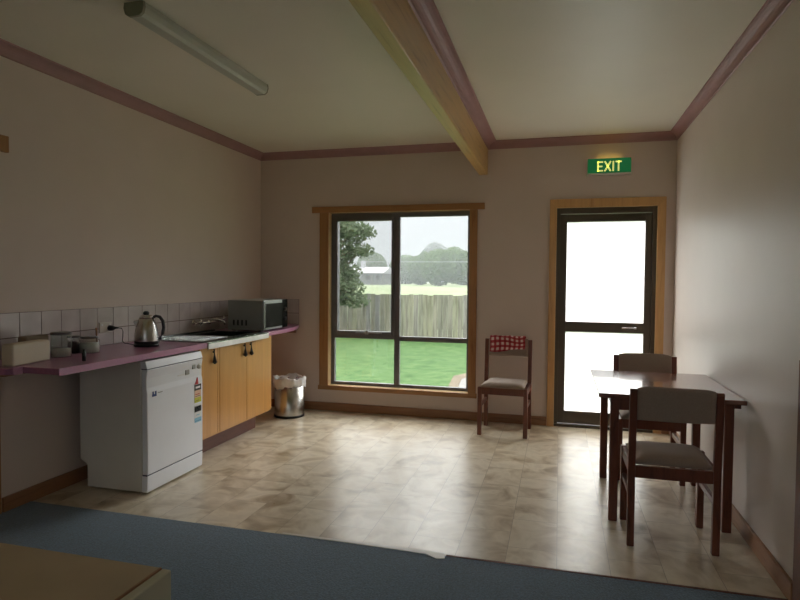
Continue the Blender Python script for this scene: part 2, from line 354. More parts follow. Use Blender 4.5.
# skirting boards
struct(box('baseboard_back', 0, 3.025, -.018, 0, 0, .085, 'skirt', bevel=.004), 'brown timber skirting along the back wall', 'baseboard')
box('short_board', 4.042, W, -.018, 0, 0, .085, 'skirt', bpy.data.objects['baseboard_back'], .004)
struct(box('baseboard_right', W-.018, W, -2.938, -.018, 0, .092, 'skirt_y', bevel=.004), 'brown timber skirting under the table wall', 'baseboard')
struct(box('baseboard_left', 0, .018, -3.10, -.018, 0, .092, 'skirt_y', bevel=.004), 'brown timber skirting under the bench', 'baseboard')
# narrow timber post against the right wall
struct(box('trim_1', W-.014, W, -3.04, -2.94, 0, 1.055, 'chairwood', bevel=.003), 'dark waist-high timber post fixed to the wall by the carpet edge', 'trim')
# cornices: coved mauve moulding
def cove(a, n=6):
    s = .070; pts = [(0, 0), (s, 0)]
    for i in range(n+1):
        t = i/n*math.pi/2; pts.append((s-.004-(s-.012)*math.sin(t), -.008-(s-.014)*(1-math.cos(t))))
    pts.append((0, -s)); return pts
def cornice(name, ax, a, b, fx, fy, label):
    """profile from the wall (offset) outward"""
    bm = bmesh.new(); prism(bm, [(fx(p), H+q) for p, q in cove(0)], ax, a, b)
    return struct(obj(name, bm, 'cornice'), label, 'cornice')
cornice('trim_2', 'x', 0, 2.352, lambda p: -p, None, 'mauve cornice above the window, up to the beam')
cornice('trim_3', 'x', 2.436, W, lambda p: -p, None, 'mauve cornice above the door')
cornice('trim_4', 'y', YR, 0, lambda p: p, None, 'mauve cornice above the kitchen bench wall')
cornice('trim_5', 'y', YR, 0, lambda p: W-p, None, 'mauve cornice above the table wall')
cornice('trim_6', 'y', YR, 0, lambda p: 2.436+p*1.2, None, 'mauve cornice running along the side of the beam')
# beam
bm = bmesh.new(); prism(bm, [(2.352, H), (2.436, H), (2.436, 2.415), (2.432, 2.408), (2.356, 2.408), (2.352, 2.415)], 'y', YR, 0)
tag(obj('ceiling_beam', bm, 'beam', bevel=.003), 'varnished honey timber beam crossing the cream ceiling', 'beam')

# carpet joining strip and torn vinyl edge
bm = bmesh.new(); bb(bm, 2.60, W-.0, -2.922, -2.908, 0, .009)
struct(obj('trim_7', bm, 'kick', bevel=.002), 'thin dark joining strip between carpet and vinyl', 'trim')
bm = bmesh.new(); prism(bm, [(1.7, -2.90), (2.59, -2.895), (2.60, -2.955), (2.56, -2.965), (2.5, -2.93), (2.1, -2.921), (1.7, -2.918)], 'z', .0065, .009)
struct(obj('trim_8', bm, 'white_plastic'), 'pale torn vinyl edge lapping over the carpet', 'trim')

# ------------------------------------------------------------------ window
w1 = bpy.data.objects.new('window_1', None); COL.objects.link(w1); w1.location = (1.53, 0, .25); struct(w1, 'timber trimmed window with dark metal frame onto the lawn', 'window')
def wp(name, bm, mt, parent=w1, bevel=.002):
    o = obj(name, bm, mt, parent, bevel); o.matrix_parent_inverse = Matrix.Translation(-Vector((1.53, 0, .25))) if parent == w1 else Matrix(); return o
bm = bmesh.new(); bb(bm, .605, 2.412, -.024, 0, 2.075, 2.138); wp('architrave_head', bm, 'arch')
for a, b in ((.69, .790), (2.268, 2.345)):
    bm = bmesh.new(); bb(bm, a, b, -.02, 0, .265, 2.075); wp('architrave', bm, 'arch_v')
bm = bmesh.new(); bb(bm, .678, 2.355, -.024, 0, .222, .268); wp('window_sill', bm, 'arch')
bm = bmesh.new()
bb(bm, WX0, .790, 0, T-.005, .265, 2.075); bb(bm, 2.268, WX1, 0, T-.005, .265, 2.075); bb(bm, WX0, WX1, 0, T-.005, 2.072, 2.09); bb(bm, WX0, WX1, 0, T-.005, .25, .27)
wp('reveal', bm, 'arch_gloss', bevel=0)
y0, y1 = .07, .115
bm = bmesh.new()
bb(bm, .79, .828, y0, y1, .27, 2.072); bb(bm, 2.238, 2.268, y0, y1, .27, 2.072); bb(bm, .828, 2.238, y0, y1, 2.025, 2.072); bb(bm, .828, 2.238, y0, y1, .27, .30)
bb(bm, 1.485, 1.54, y0, y1, .30, 2.025)
bb(bm, .828, 1.485, y0, y1, .765, .80); bb(bm, 1.54, 2.238, y0, y1, .752, .80)
wp('metal_frame', bm, 'bronze')
bm = bmesh.new()
bb(bm, .828, .862, y0-.012, y1+.01, .80, 2.025); bb(bm, 1.452, 1.485, y0-.012, y1+.01, .80, 2.025); bb(bm, .862, 1.452, y0-.012, y1+.01, 1.992, 2.025); bb(bm, .862, 1.452, y0-.012, y1+.01, .80, .842)
sash = wp('awning_sash', bm, 'bronze')
bm = bmesh.new(); bb(bm, 1.13, 1.36, .036, .048, .822, .834); bb(bm, 1.18, 1.21, .03, .058, .81, .856); bb(bm, 1.07, 1.12, .04, .052, .822, .832)
obj('window_winder', bm, 'grey', sash, .002)
for a, b, c, d in ((.862, 1.452, .842, 1.992), (1.54, 2.238, .80, 2.025), (.828, 1.485, .30, .765), (1.54, 2.238, .30, .752)):
    bm = bmesh.new(); bb(bm, a, b, .094, .098, c, d); wp('glass_pane', bm, 'pane', bevel=0)
bm = bmesh.new(); v_ = [bm.verts.new(p) for p in ((.862, .07, .842), (1.452, .07, .842), (1.452, .07, 1.992), (.862, .07, 1.992))]; bm.faces.new(v_)
wp('insect_screen', bm, 'screen', bevel=0)

# ------------------------------------------------------------------ exit door
d1 = bpy.data.objects.new('door_1', None); COL.objects.link(d1); struct(d1, 'dark metal framed exit door with two frosted panes', 'door')
bm = bmesh.new(); prism(bm, [(3.027, 0), (3.09, 0), (3.09, 2.07), (3.027, 2.15)], 'y', -.022, 0); prism(bm, [(4.042, 0), (3.972, 0), (3.972, 2.07), (4.042, 2.15)], 'y', -.022, 0)
obj('architrave', bm, 'arch_d', d1, .003)
bm = bmesh.new(); prism(bm, [(3.027, 2.15), (4.042, 2.15), (3.972, 2.07), (3.09, 2.07)], 'y', -.022, 0)
obj('architrave', bm, 'arch_d', d1, .003)
bm = bmesh.new(); bb(bm, DX0, 3.092, 0, T, 0, 2.09); bb(bm, 3.970, DX1, 0, T, 0, 2.09); bb(bm, 3.092, 3.970, 0, T, 2.068, 2.09)
obj('reveal', bm, 'arch_gloss', d1)
bm = bmesh.new(); bb(bm, 3.092, 3.125, .005, .115, 0, 2.068); bb(bm, 3.935, 3.970, .005, .115, 0, 2.068); bb(bm, 3.125, 3.935, .005, .115, 2.015, 2.068); bb(bm, 3.092, 3.97, -.01, T+.03, -.015, .022)
obj('metal_frame', bm, 'bronze_d', d1, .002)
leaf = bpy.data.objects.new('door_leaf', None); COL.objects.link(leaf); leaf.parent = d1
y0, y1 = .025, .065
bm = bmesh.new(); bb(bm, 3.125, 3.187, y0, y1, .028, 2.01); bb(bm, 3.877, 3.935, y0, y1, .028, 2.01); bb(bm, 3.187, 3.877, y0, y1, 1.94, 2.01); bb(bm, 3.187, 3.877, y0, y1, .028, .148); bb(bm, 3.187, 3.877, y0-.004, y1+.004, .906, 1.0)
obj('leaf_frame', bm, 'bronze_d', leaf, .002)
bm = bmesh.new(); bb(bm, 3.187, 3.877, .043, .047, 1.0, 1.94); bb(bm, 3.187, 3.877, .043, .047, .148, .906)
# single surface frosted panes
bm.free(); bm = bmesh.new()
for c, d in ((1.0, 1.94), (.148, .906)):
    bm2 = [bm.verts.new(p) for p in ((3.187, .045, c), (3.877, .045, c), (3.877, .045, d), (3.187, .045, d))]; bm.faces.new(bm2)
obj('frosted_glass', bm, 'frost', leaf)
bm = bmesh.new(); bb(bm, 3.685, 3.80, -.016, -.004, .948, .960); bb(bm, 3.79, 3.812, -.016, .022, .944, .966)
obj('door_handle', bm, 'chrome', leaf, .003)

# ------------------------------------------------------------------ exit sign
sg = thing('exit_sign', 'green illuminated EXIT sign on the wall above the door', 'sign', (3.544, 0, 2.434))
bm = bmesh.new(); bb(bm, -.19, .19, -.06, -.001, -.072, .070); bb(bm, -.192, .192, -.078, -.001, -.080, -.064)
bb(bm, -.192, -.186, -.066, -.001, -.078, .072); obj('sign_case', bm, 'white_plastic', sg, .002)
M['green'] = emit('green_sign_face', (.01, .17, .055), .55); M['letters'] = emit('sign_letters', (.95, .98, .28), .85); M['warm'] = emit('sign_lamp', (.95, .72, .14), 3.0)
bm = bmesh.new(); bb(bm, -.186, .188, -.064, -.060, -.064, .070); gf = obj('sign_face', bm, 'green', sg)
bm = bmesh.new(); ya, yb = -.0665, -.064
def bar(x0, z0, x1, z1, w=.012):
    d = Vector((x1-x0, 0, z1-z0)).normalized(); nrm = Vector((-d.z, 0, d.x))*w/2
    prism(bm, [(x0+nrm.x, z0+nrm.z), (x1+nrm.x, z1+nrm.z), (x1-nrm.x, z1-nrm.z), (x0-nrm.x, z0-nrm.z)], 'y', ya, yb)
hh = .045; zc = -.002
bar(-.096, zc-hh, -.096, zc+hh); bar(-.102, zc+hh-.006, -.052, zc+hh-.006); bar(-.096, zc, -.058, zc); bar(-.102, zc-hh+.006, -.052, zc-hh+.006)
bar(-.038, zc-hh, .014, zc+hh, .013); bar(.014, zc-hh, -.038, zc+hh, .013)
bar(.036, zc-hh, .036, zc+hh); bar(.055, zc+hh-.006, .108, zc+hh-.006); bar(.0815, zc-hh, .0815, zc+hh)
obj('sign_letters', bm, 'letters', gf)
bm = bmesh.new(); bb(bm, -.10, .10, -.045, -.015, .0705, .0725); obj('sign_lamp', bm, 'warm', sg)

# ------------------------------------------------------------------ ceiling batten light
lt = thing('batten_light', 'long unlit fluorescent batten light on the cream ceiling', 'ceiling light', (1.112, -2.675, H))
bm = bmesh.new(); prism(bm, [(-.045, 0), (.045, 0), (.038, -.035), (-.038, -.035)], 'y', -.63, .615); obj('lamp_body', bm, 'white_side', lt)
bm = bmesh.new()
pr = [(.052, -.004), (.056, -.03), (.048, -.058), (.030, -.07), (-.030, -.07), (-.048, -.058), (-.056, -.03), (-.052, -.004)]
prism(bm, pr, 'y', -.628, .612); obj('diffuser', bm, 'light_body', lt, .002)
for a, b in ((-.644, -.628), (.612, .620)):
    bm = bmesh.new(); prism(bm, [(x*1.03, z*1.03+.0005) for x, z in pr], 'y', a, b); obj('end_cap', bm, 'light_cap', lt)

# ------------------------------------------------------------------ wall tiles
P_ = .1535; bm = bmesh.new()
bb(bm, 0, .004, -3.1, 0, .90, 1.168, 1); bb(bm, 0.004, .452, -.004, 0, .90, 1.168, 1)
g = .0022
for z0, z1 in ((.902, 1.017), (1.022, 1.166)):
    yy = -2.97
    e = [-3.1]+[-2.97+k*P_ for k in range(0, 20) if -2.97+k*P_ < -.01]+[-.006]
    for a, b in zip(e, e[1:]): bb(bm, .004, .0075, a+g, b-g, z0, z1)
    for k in range(3): bb(bm, .010+k*.147+g, .010+(k+1)*.147-g, -.0075, -.004, z0, z1)
struct(obj('trim_9', bm, ['tile', 'grout'], bevel=.001), 'two rows of pinkish glazed wall tiles behind the bench', 'tiles')

# ------------------------------------------------------------------ bench (worktop)
SY0, SY1 = -1.93, -.985
bn = thing('kitchen_bench', 'long mauve laminate kitchen worktop with a gap for the sink', 'worktop', (.3, -1.6, .87))
def boxes(name, L, mt, parent, root=None, bevel=0):
    for q in L:
        o = box(name, *q, mt, parent, bevel)
        if root: at0(o, root)
def at0(o, root):
    if o.parent == root: o.matrix_parent_inverse = Matrix.Translation(-root.location)
    return o
def roundpoly(c, r, a0, a1, n=5): return [(c[0]+r*math.cos(R(a0+(a1-a0)*i/n)), c[1]+r*math.sin(R(a0+(a1-a0)*i/n))) for i in range(n+1)]
bm = bmesh.new()
L = [(.009, -3.10), (.03, -3.10), (.03, -3.36)]+roundpoly((.33, -3.328), .032, -90, 0)+[(.362, -3.275), (.598, -3.275), (.598, SY0), (.05, SY0)]
for poly in (L+[(.05, SY1), (.598, SY1), (.598, -.62), (.575, -.40), (.53, -.22), (.455, -.009), (.009, -.009)],):
    prism(bm, poly, 'z', .866, .90)
at0(obj('bench_top', bm, 'bench', bn, .003), bn)
bm = bmesh.new(); bb(bm, .598, .604, -3.277, SY0, .862, .901); bb(bm, .362, .366, -3.335, -3.277, .864, .901)
at0(obj('edge_strip', bm, 'bench_edge', bn, .001), bn)
boxes('wall_batten', [(0.0, .03, -3.1, -2.02, .80, .866), (0, .03, -.875, -.032, .80, .866), (0, .42, -.03, -.001, .81, .866)], 'skirt_y', bn, bn)

# ------------------------------------------------------------------ sink
sk = thing('kitchen_sink', 'stainless steel sink and drainboard set into the mauve worktop', 'sink', (.32, -1.45, .9))
BX0, BX1, BY0, BY1 = .13, .50, -1.42, -1.03
bm = bmesh.new(); z0, z1 = .894, .903
for x0, x1, a, b in ((.055, .612, SY0+.002, BY0), (.055, .612, BY1, SY1-.002), (.055, BX0, BY0, BY1), (BX1, .612, BY0, BY1)): bb(bm, x0, x1, a, b, z0, z1)
bb(bm, .052, .066, SY0+.002, SY1-.002, .894, .915)
bb(bm, .066, .604, SY0+.002, SY0+.012, .903, .906)
for k in range(9): bb(bm, .12+k*.045, .132+k*.045, -1.86, -1.48, .903, .9055)
bmesh.ops.remove_doubles(bm, verts=bm.verts, dist=.0001)
at0(obj('drainboard', bm, 'steel_w', sk, .001), sk)
bm = bmesh.new(); bb(bm, .604, .613, SY0+.002, SY1-.002, .852, .8935); at0(obj('front_edge', bm, 'steel_edge', sk, .001), sk)
bm = bmesh.new(); t_ = .002
bb(bm, BX0, BX0+t_, BY0, BY1, .75, .894); bb(bm, BX1-t_, BX1, BY0, BY1, .75, .894); bb(bm, BX0, BX1, BY0, BY0+t_, .75, .894); bb(bm, BX0, BX1, BY1-t_, BY1, .75, .894); bb(bm, BX0, BX1, BY0, BY1, .748, .75)
bw = at0(obj('bowl', bm, 'steel_w', sk), sk)
bm = bmesh.new(); lathe(bm, [(0, .752), (.03, .752), (.032, .756), (0, .757)], (.31, -1.22, 0)); at0(obj('drain_plug', bm, 'chrome', bw), sk)
# tap set on the tiles
tp = thing('wall_tap_set', 'chrome wall tap set with cross handles above the sink', 'tap', (.01, -1.06, .99))
bm = bmesh.new(); tube(bm, [(.035, -.20, -.01), (.035, .28, -.01)], .009); at0(obj('pipe', bm, 'chrome', tp), tp).matrix_parent_inverse = Matrix()
def cross_tap(y, z):
    bm = bmesh.new()
    tube(bm, [(-.002, y, z), (.075, y, z)], .011); tube(bm, [(-.002, y, z), (.006, y, z)], .024, 16)
    tube(bm, [(.075, y-.03, z+.006), (.075, y+.03, z+.006)], .007); tube(bm, [(.075, y, z-.024), (.075, y, z+.036)], .007); tube(bm, [(.068, y, z+.006), (.088, y, z+.006)], .014, 14)
    obj('tap_handle', bm, 'chrome', tp)
cross_tap(-.18, 0); cross_tap(.19, .005)
bm = bmesh.new(); tube(bm, [(-.002, 0, -.006), (.03, 0, -.006), (.045, 0, .012), (.07, .01, .022), (.12, .03, .018), (.17, .045, -.002), (.178, .047, -.028)], .010); obj('spout', bm, 'chrome', tp)
bm = bmesh.new(); lathe(bm, [(0, -.02), (.02, -.02), (.022, .0), (.012, .02), (0, .024)], (.035, 0, -.004)); obj('spout_body', bm, 'chrome', tp)

# ------------------------------------------------------------------ sink cabinet
cb = thing('sink_cabinet', 'honey timber base cabinet under the sink with black drop pulls', 'cabinet', (.3, -1.44, 0))
def cbx(name, *a, mt='cabinet', parent=cb, bevel=.002): return at0(box(name, *a, mt, parent, bevel), cb)
bm = bmesh.new()
bb(bm, .02, .564, -2.0, -1.982, .0, .86); bb(bm, .02, .564, -.898, -.88, .172, .86); bb(bm, .02, .40, -.898, -.88, 0, .172); bb(bm, .02, .564, -1.982, -.898, .17, .188); bb(bm, .545, .564, -1.982, -.898, .82, .86); bb(bm, .545, .583, -1.762, -1.736, .185, .86); bb(bm, .02, .03, -1.982, -.898, .1, .70)
o = at0(obj('carcass', bm, 'cabinet', cb), cb)
cbx('toe_kick', .40, .42, -1.981, -.88, 0, .17, mt='kick')
for a, b, hy in ((-1.998, -1.765, -1.828), (-1.733, -1.325, -1.372), (-1.321, -.884, -1.272)):
    d = cbx('door', .565, .584, a, b, .186, .862)
    bm = bmesh.new()
    tube(bm, [(.584, hy, .822), (.598, hy, .822)], .006); tube(bm, [(.595, hy, .842), (.598, hy, .80), (.600, hy, .76), (.601, hy, .742)], [.006, .005, .013, .019]); tube(bm, [(.601, hy, .744), (.601, hy, .730)], [.019, .006])
    at0(obj('handle', bm, 'black_metal', d), cb)

# ------------------------------------------------------------------ dishwasher
dw = thing('dishwasher', 'white freestanding dishwasher with energy rating stickers', 'dishwasher', (.35, -2.318, 0))
a, b = -2.618, -2.018
bm = bmesh.new()
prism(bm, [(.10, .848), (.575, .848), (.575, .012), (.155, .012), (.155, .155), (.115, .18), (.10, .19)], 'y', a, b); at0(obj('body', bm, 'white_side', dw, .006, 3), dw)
bm = bmesh.new(); prism(bm, [(.57, .852), (.608, .852), (.622, .803), (.57, .803)], 'y', a, b); at0(obj('top_cover', bm, 'white', dw, .003), dw)
bm = bmesh.new(); bb(bm, .575, .617, a+.004, b-.004, .797, .804); at0(obj('seal', bm, 'dark_gap', dw), dw)
bm = bmesh.new(); prism(bm, [(.58, .798), (.622, .798), (.614, .74), (.614, .68), (.620, .645), (.620, .125), (.58, .125)], 'y', a, b); door = at0(obj('door', bm, 'white', dw, .006, 3), dw)
bm = bmesh.new(); bb(bm, .58, .614, a+.002, b-.002, .117, .126); at0(obj('seal', bm, 'dark_gap', dw), dw)
bm = bmesh.new(); prism(bm, [(.575, .118), (.619, .118), (.615, .012), (.575, .012)], 'y', a, b); at0(obj('kick_panel', bm, 'white', dw, .004, 3), dw)
boxes('levelling_foot', [(x, x+.04, y, y+.04, 0, .013) for x in (.15, .53) for y in (a+.03, b-.07)], 'black', dw, dw)
boxes('push_button', [(.608, .619, -2.215, -2.175, .705, .738), (.612, .620, -2.135, -2.105, .735, .765)], 'grey', door)
bm = bmesh.new(); tube(bm, [(.608, -2.06, .745), (.626, -2.06, .747)], .018, 20); at0(obj('program_dial', bm, 'white_plastic', door), dw)
boxes('panel_print', [(.608, .6148, -2.30, -2.225, .708, .716), (.612, .6175, -2.26, -2.20, .762, .768)], 'label', door)
def sticker(name, parts, parent=door):
    bm = bmesh.new(); mats = []
    for (y0, y1, z0, z1, mt) in parts:
        if mt not in mats: mats.append(mt)
        bb(bm, .6195, .6207+.0003*len(mats), y0, y1, z0, z1, mats.index(mt))
    return at0(obj(name, bm, mats, parent), dw)
sticker('brand_mark', [(-2.575, -2.527, .617, .654, 'label'), (-2.573, -2.529, .619, .634, 'navy'), (-2.570, -2.555, .634, .652, 'navy'), (-2.545, -2.530, .634, .652, 'navy'), (-2.515, -2.470, .634, .639, 'grey')])
y0, y1 = -2.118, -2.038
s1 = sticker('energy_sticker', [(y0, y1, .488, .618, 'peach'), (y0, y1, .576, .618, 'ink'), (y0+.012, y1-.012, .590, .604, 'label'), (y0, y1, .488, .524, 'yel'), (y0+.01, y1-.02, .545, .550, 'red'), (y0+.01, y1-.01, .532, .535, 'ink'), (y0+.008, y1-.03, .500, .503, 'ink')])
bm = bmesh.new(); prism(bm, [(y0, .620), (y0+.046, .620), (y0+.036, .668)], 'x', .6125, .6220); at0(obj('red_flag_mark', bm, 'red', s1), dw)
sticker('water_sticker', [(y0, y1, .345, .475, 'label'), (y0, y1, .420, .462, 'ink'), (y0+.015, y1-.01, .434, .448, 'label'), (y0, y1, .345, .378, 'lblue'), (y0+.02, y1-.02, .395, .40, 'lblue'), (y0+.006, y1-.006, .353, .356, 'navy')])

# ------------------------------------------------------------------ kettle, power point, cord
kt = thing('electric_kettle', 'brushed steel electric kettle with black handle on the bench', 'kettle', (.317, -2.239, .90), math.atan2(.62, .785))
bm = bmesh.new(); lathe(bm, [(0, 0), (.082, 0), (.084, .012), (.080, .022), (0, .022)]); obj('power_base', bm, 'black', kt)
bm = bmesh.new(); lathe(bm, [(0, .022), (.079, .022), (.081, .04), (.079, .08), (.073, .12), (.064, .155), (.054, .182), (.047, .196), (0, .196)])
bm.verts.ensure_lookup_table()
prism(bm, [(-.065, .125), (-.084, .172), (-.080, .180), (-.045, .186)], 'y', -.016, .016); obj('jug', bm, 'steel', kt)
bm = bmesh.new(); lathe(bm, [(.079, .023), (.081, .035), (.0805, .046), (.078, .046)]); obj('black_band', bm, 'black', kt)
bm = bmesh.new(); lathe(bm, [(0, .196), (.047, .196), (.043, .212), (.03, .222), (0, .225)]); lid = obj('lid', bm, 'steel', kt)
bm = bmesh.new(); lathe(bm, [(0, .222), (.018, .222), (.022, .235), (.014, .246), (0, .248)]); obj('lid_knob', bm, 'black', lid)
bm = bmesh.new(); tube(bm, [(.040, 0, .200), (.062, 0, .212), (.088, 0, .205), (.108, 0, .175), (.113, 0, .13), (.106, 0, .085), (.090, 0, .055), (.076, 0, .048)], [.010, .011, .012, .012, .012, .012, .011, .009]); obj('handle', bm, 'black', kt)

po = thing('power_point', 'ivory double power point on the tiles behind the jars', 'power point', (.0075, -2.285, 1.027))
bm = bmesh.new(); bb(bm, 0, .008, -.058, .058, -.036, .036); obj('face_plate', bm, 'white_plastic', po, .003)
boxes('switch', [(.008, .011, -.045, -.03, .012, .026), (.008, .011, .03, .045, .012, .026)], 'label', po)
cp = thing('kettle_cord', 'black plug and power cord running down to the kettle', 'cord', (.02, -2.25, 1.02))
bm = bmesh.new(); tube(bm, [(-.004, 0, 0), (.02, 0, 0), (.036, .004, 0)], [.021, .019, .012], 14); tube(bm, [(.03, .002, .002), (.04, .03, .001), (.038, .045, -.002)], [.010, .007, .004]); obj('plug', bm, 'black', cp)
bm = bmesh.new()
tube(bm, [(.036, .04, -.002), (.034, .075, -.006), (.03, .095, -.03), (.028, .095, -.07), (.032, .085, -.10), (.05, .085, -.1155), (.10, .07, -.1165), (.17, .03, -.1165), (.205, -.002, -.1165)], .003, 8)
obj('lead', bm, 'black', cp)
bm = bmesh.new(); tube(bm, [(0, 0, -.045), (0, 0, .042)], .007, 8)  # thin brown upright tube against the tiles
o = obj('brown_stick', bm, 'skirt'); o.location = (.02, -2.378, .99+.0); tag(o, 'thin brown stick upright against the tiles beside the power point', 'stick')
o.location = (.018, -2.378, .946); o.scale = (1, 1, 1)
bm = bmesh.new(); tube(bm, [(.008, 0, 0), (0, 0, .13)], .006, 8); o.data = bpy.data.meshes.new('brown_stick'); bm.to_mesh(o.data); bm.free(); o.data.materials.append(M['skirt']); o.location = (.018, -2.378, .9)
o.data.transform(Matrix.Translation((0, 0, .001)))
bm = bmesh.new(); lathe(bm, [(0, 0), (.028, 0), (.03, .006), (.012, .012), (0, .012)], seg=20)
o = obj('sink_plug', bm, 'black'); o.location = (.20, -1.99, .90); tag(o, 'small black rubber plug lying on the bench beside the sink', 'plug')

# ------------------------------------------------------------------ jars and boxes on the bench
def jar(loc, r, h, fill, fh, label, neck=.85):
    t = thing('storage_jar', label, 'jar', loc, 0, 'glass jars on the bench')
    bm = bmesh.new(); lathe(bm, [(0, .001), (r, .001), (r, h*.80), (r*neck, h*.88), (r*neck, h*.90), (r*neck-.003, h*.90), (r*neck-.003, h*.88), (r-.003, h*.79), (r-.003, .005), (0, .005)]); obj('glass_body', bm, 'jarglass', t)
    bm = bmesh.new(); lathe(bm, [(0, .006), (r-.004, .006), (r-.004, fh), (0, fh*1.08)]); obj('contents', bm, fill, t)
    bm = bmesh.new(); lathe(bm, [(0, h*.90), (r*neck+.003, h*.90), (r*neck+.003, h*.985), (r*neck-.004, h), (0, h)]); obj('lid', bm, 'lid', t)
jar((.228, -2.888, .90), .057, .150, 'sugar', .050, 'tall clear glass jar, largest and nearest the cream box', .98)
jar((.190, -2.755, .90), .036, .115, 'coffee', .075, 'narrow glass jar of dark coffee between two wider jars', .92)
jar((.235, -2.672, .90), .060, .105, 'sugar', .062, 'squat glass jar of white sugar beside the power point', .80)
bm = bmesh.new(); lathe(bm, [(0, 0), (.011, 0), (.011, .045), (.007, .05), (.007, .068), (0, .07)], seg=18)
o = obj('small_bottle', bm, 'black'); o.location = (.494, -2.994, .90); tag(o, 'tiny black bottle standing near the front edge of the bench', 'bottle')
cr_ = thing('cream_box', 'long low cream carton at the near end of the bench', 'box', (.265, -3.16, .90), R(8.4))
bm = bmesh.new(); bb(bm, -.035, .035, -.142, .142, 0, .118); obj('carton', bm, 'cream', cr_, .010, 3)
bm = bmesh.new(); bb(bm, -.03, .03, -.13, .13, .1182, .1195); obj('top_flap', bm, 'cream', cr_, .001)
o = box('paper_packet', -.035, .035, -.07, .09, 0, .135, 'paper', bevel=.012, seg=3); o.location = (.13, -3.0, .90); tag(o, 'brown paper packet mostly hidden behind the cream box', 'packet')

# ------------------------------------------------------------------ microwave
mw = thing('microwave', 'silver microwave oven with dark door in the bench corner', 'microwave', (.37, -.73, .9))
bm = bmesh.new(); bb(bm, -.18, .165, -.245, .245, .012, .285); obj('case', bm, 'micro', mw, .006, 3)
boxes('side_vent', [(-.125+k*.042, -.108+k*.042, -.247, -.2445, .055, .105) for k in range(4)], 'black', mw)
bm = bmesh.new(); bb(bm, .165, .182, -.245, .13, .014, .284); dr = obj('door', bm, 'micro_f', mw, .003)
bm = bmesh.new(); bb(bm, .182, .1835, -.215, .125, .035, .255); obj('door_window', bm, 'glassblack', dr)
bm = bmesh.new(); bb(bm, .182, .190, -.242, -.218, .02, .278); obj('door_edge', bm, 'steel_w', dr, .003)
bm = bmesh.new(); bb(bm, .165, .182, .133, .245, .014, .284); cp2 = obj('control_panel', bm, 'glassblack', mw, .003)
for z in (.10, .19):
    bm = bmesh.new(); tube(bm, [(.182, .19, z), (.194, .19, z)], .02, 20); obj('control_dial', bm, 'black', cp2)
boxes('rubber_foot', [(x-.015, x+.015, y-.015, y+.015, .004, .013) for x in (-.14, .13) for y in (-.2, .2)], 'black', mw)

# ------------------------------------------------------------------ bin
bn_ = thing('waste_bin', 'round stainless steel bin lined with a white bag below the bench end', 'bin', (.505, -.345, 0))
bm = bmesh.new(); lathe(bm, [(0, 0), (.150, 0), (.152, .022), (0, .022)], seg=48); obj('base_ring', bm, 'black', bn_)
bm = bmesh.new(); lathe(bm, [(.147, .022), (.147, .37), (.143, .37), (.143, .03), (0, .03)], seg=48); obj('drum', bm, 'steel', bn_)
bm = bmesh.new(); rings = []
prof = [(.135, .12), (.138, .33), (.142, .385), (.152, .398), (.158, .385), (.158, .36), (.154, .325), (.150, .305)]
for k, (r, z) in enumerate(prof):
    ring = []
    for i in range(72):
        t = 2*math.pi*i/72; amp = (.0 if k < 2 else .007)
        w_ = amp*(math.sin(9*t+k*.7)+.6*math.sin(23*t-k))+(.0 if k < 4 else .004*math.sin(5*t))
        zz = z+(0 if k < 2 else .010*math.sin(4*t+1)+.005*math.sin(13*t)) - (0 if k < 7 else .018*math.sin(3*t+.5))
        ring.append(bm.verts.new(((r+max(w_, -.004))*math.cos(t), (r+max(w_, -.004))*math.sin(t), zz)))
    rings.append(ring)
for p, q in zip(rings, rings[1:]):
    for i in range(72): bm.faces.new((p[i], p[(i+1) % 72], q[(i+1) % 72], q[i]))
bmesh.ops.recalc_face_normals(bm, faces=bm.faces)
obj('bin_bag', bm, 'bag', bn_, smooth=True)

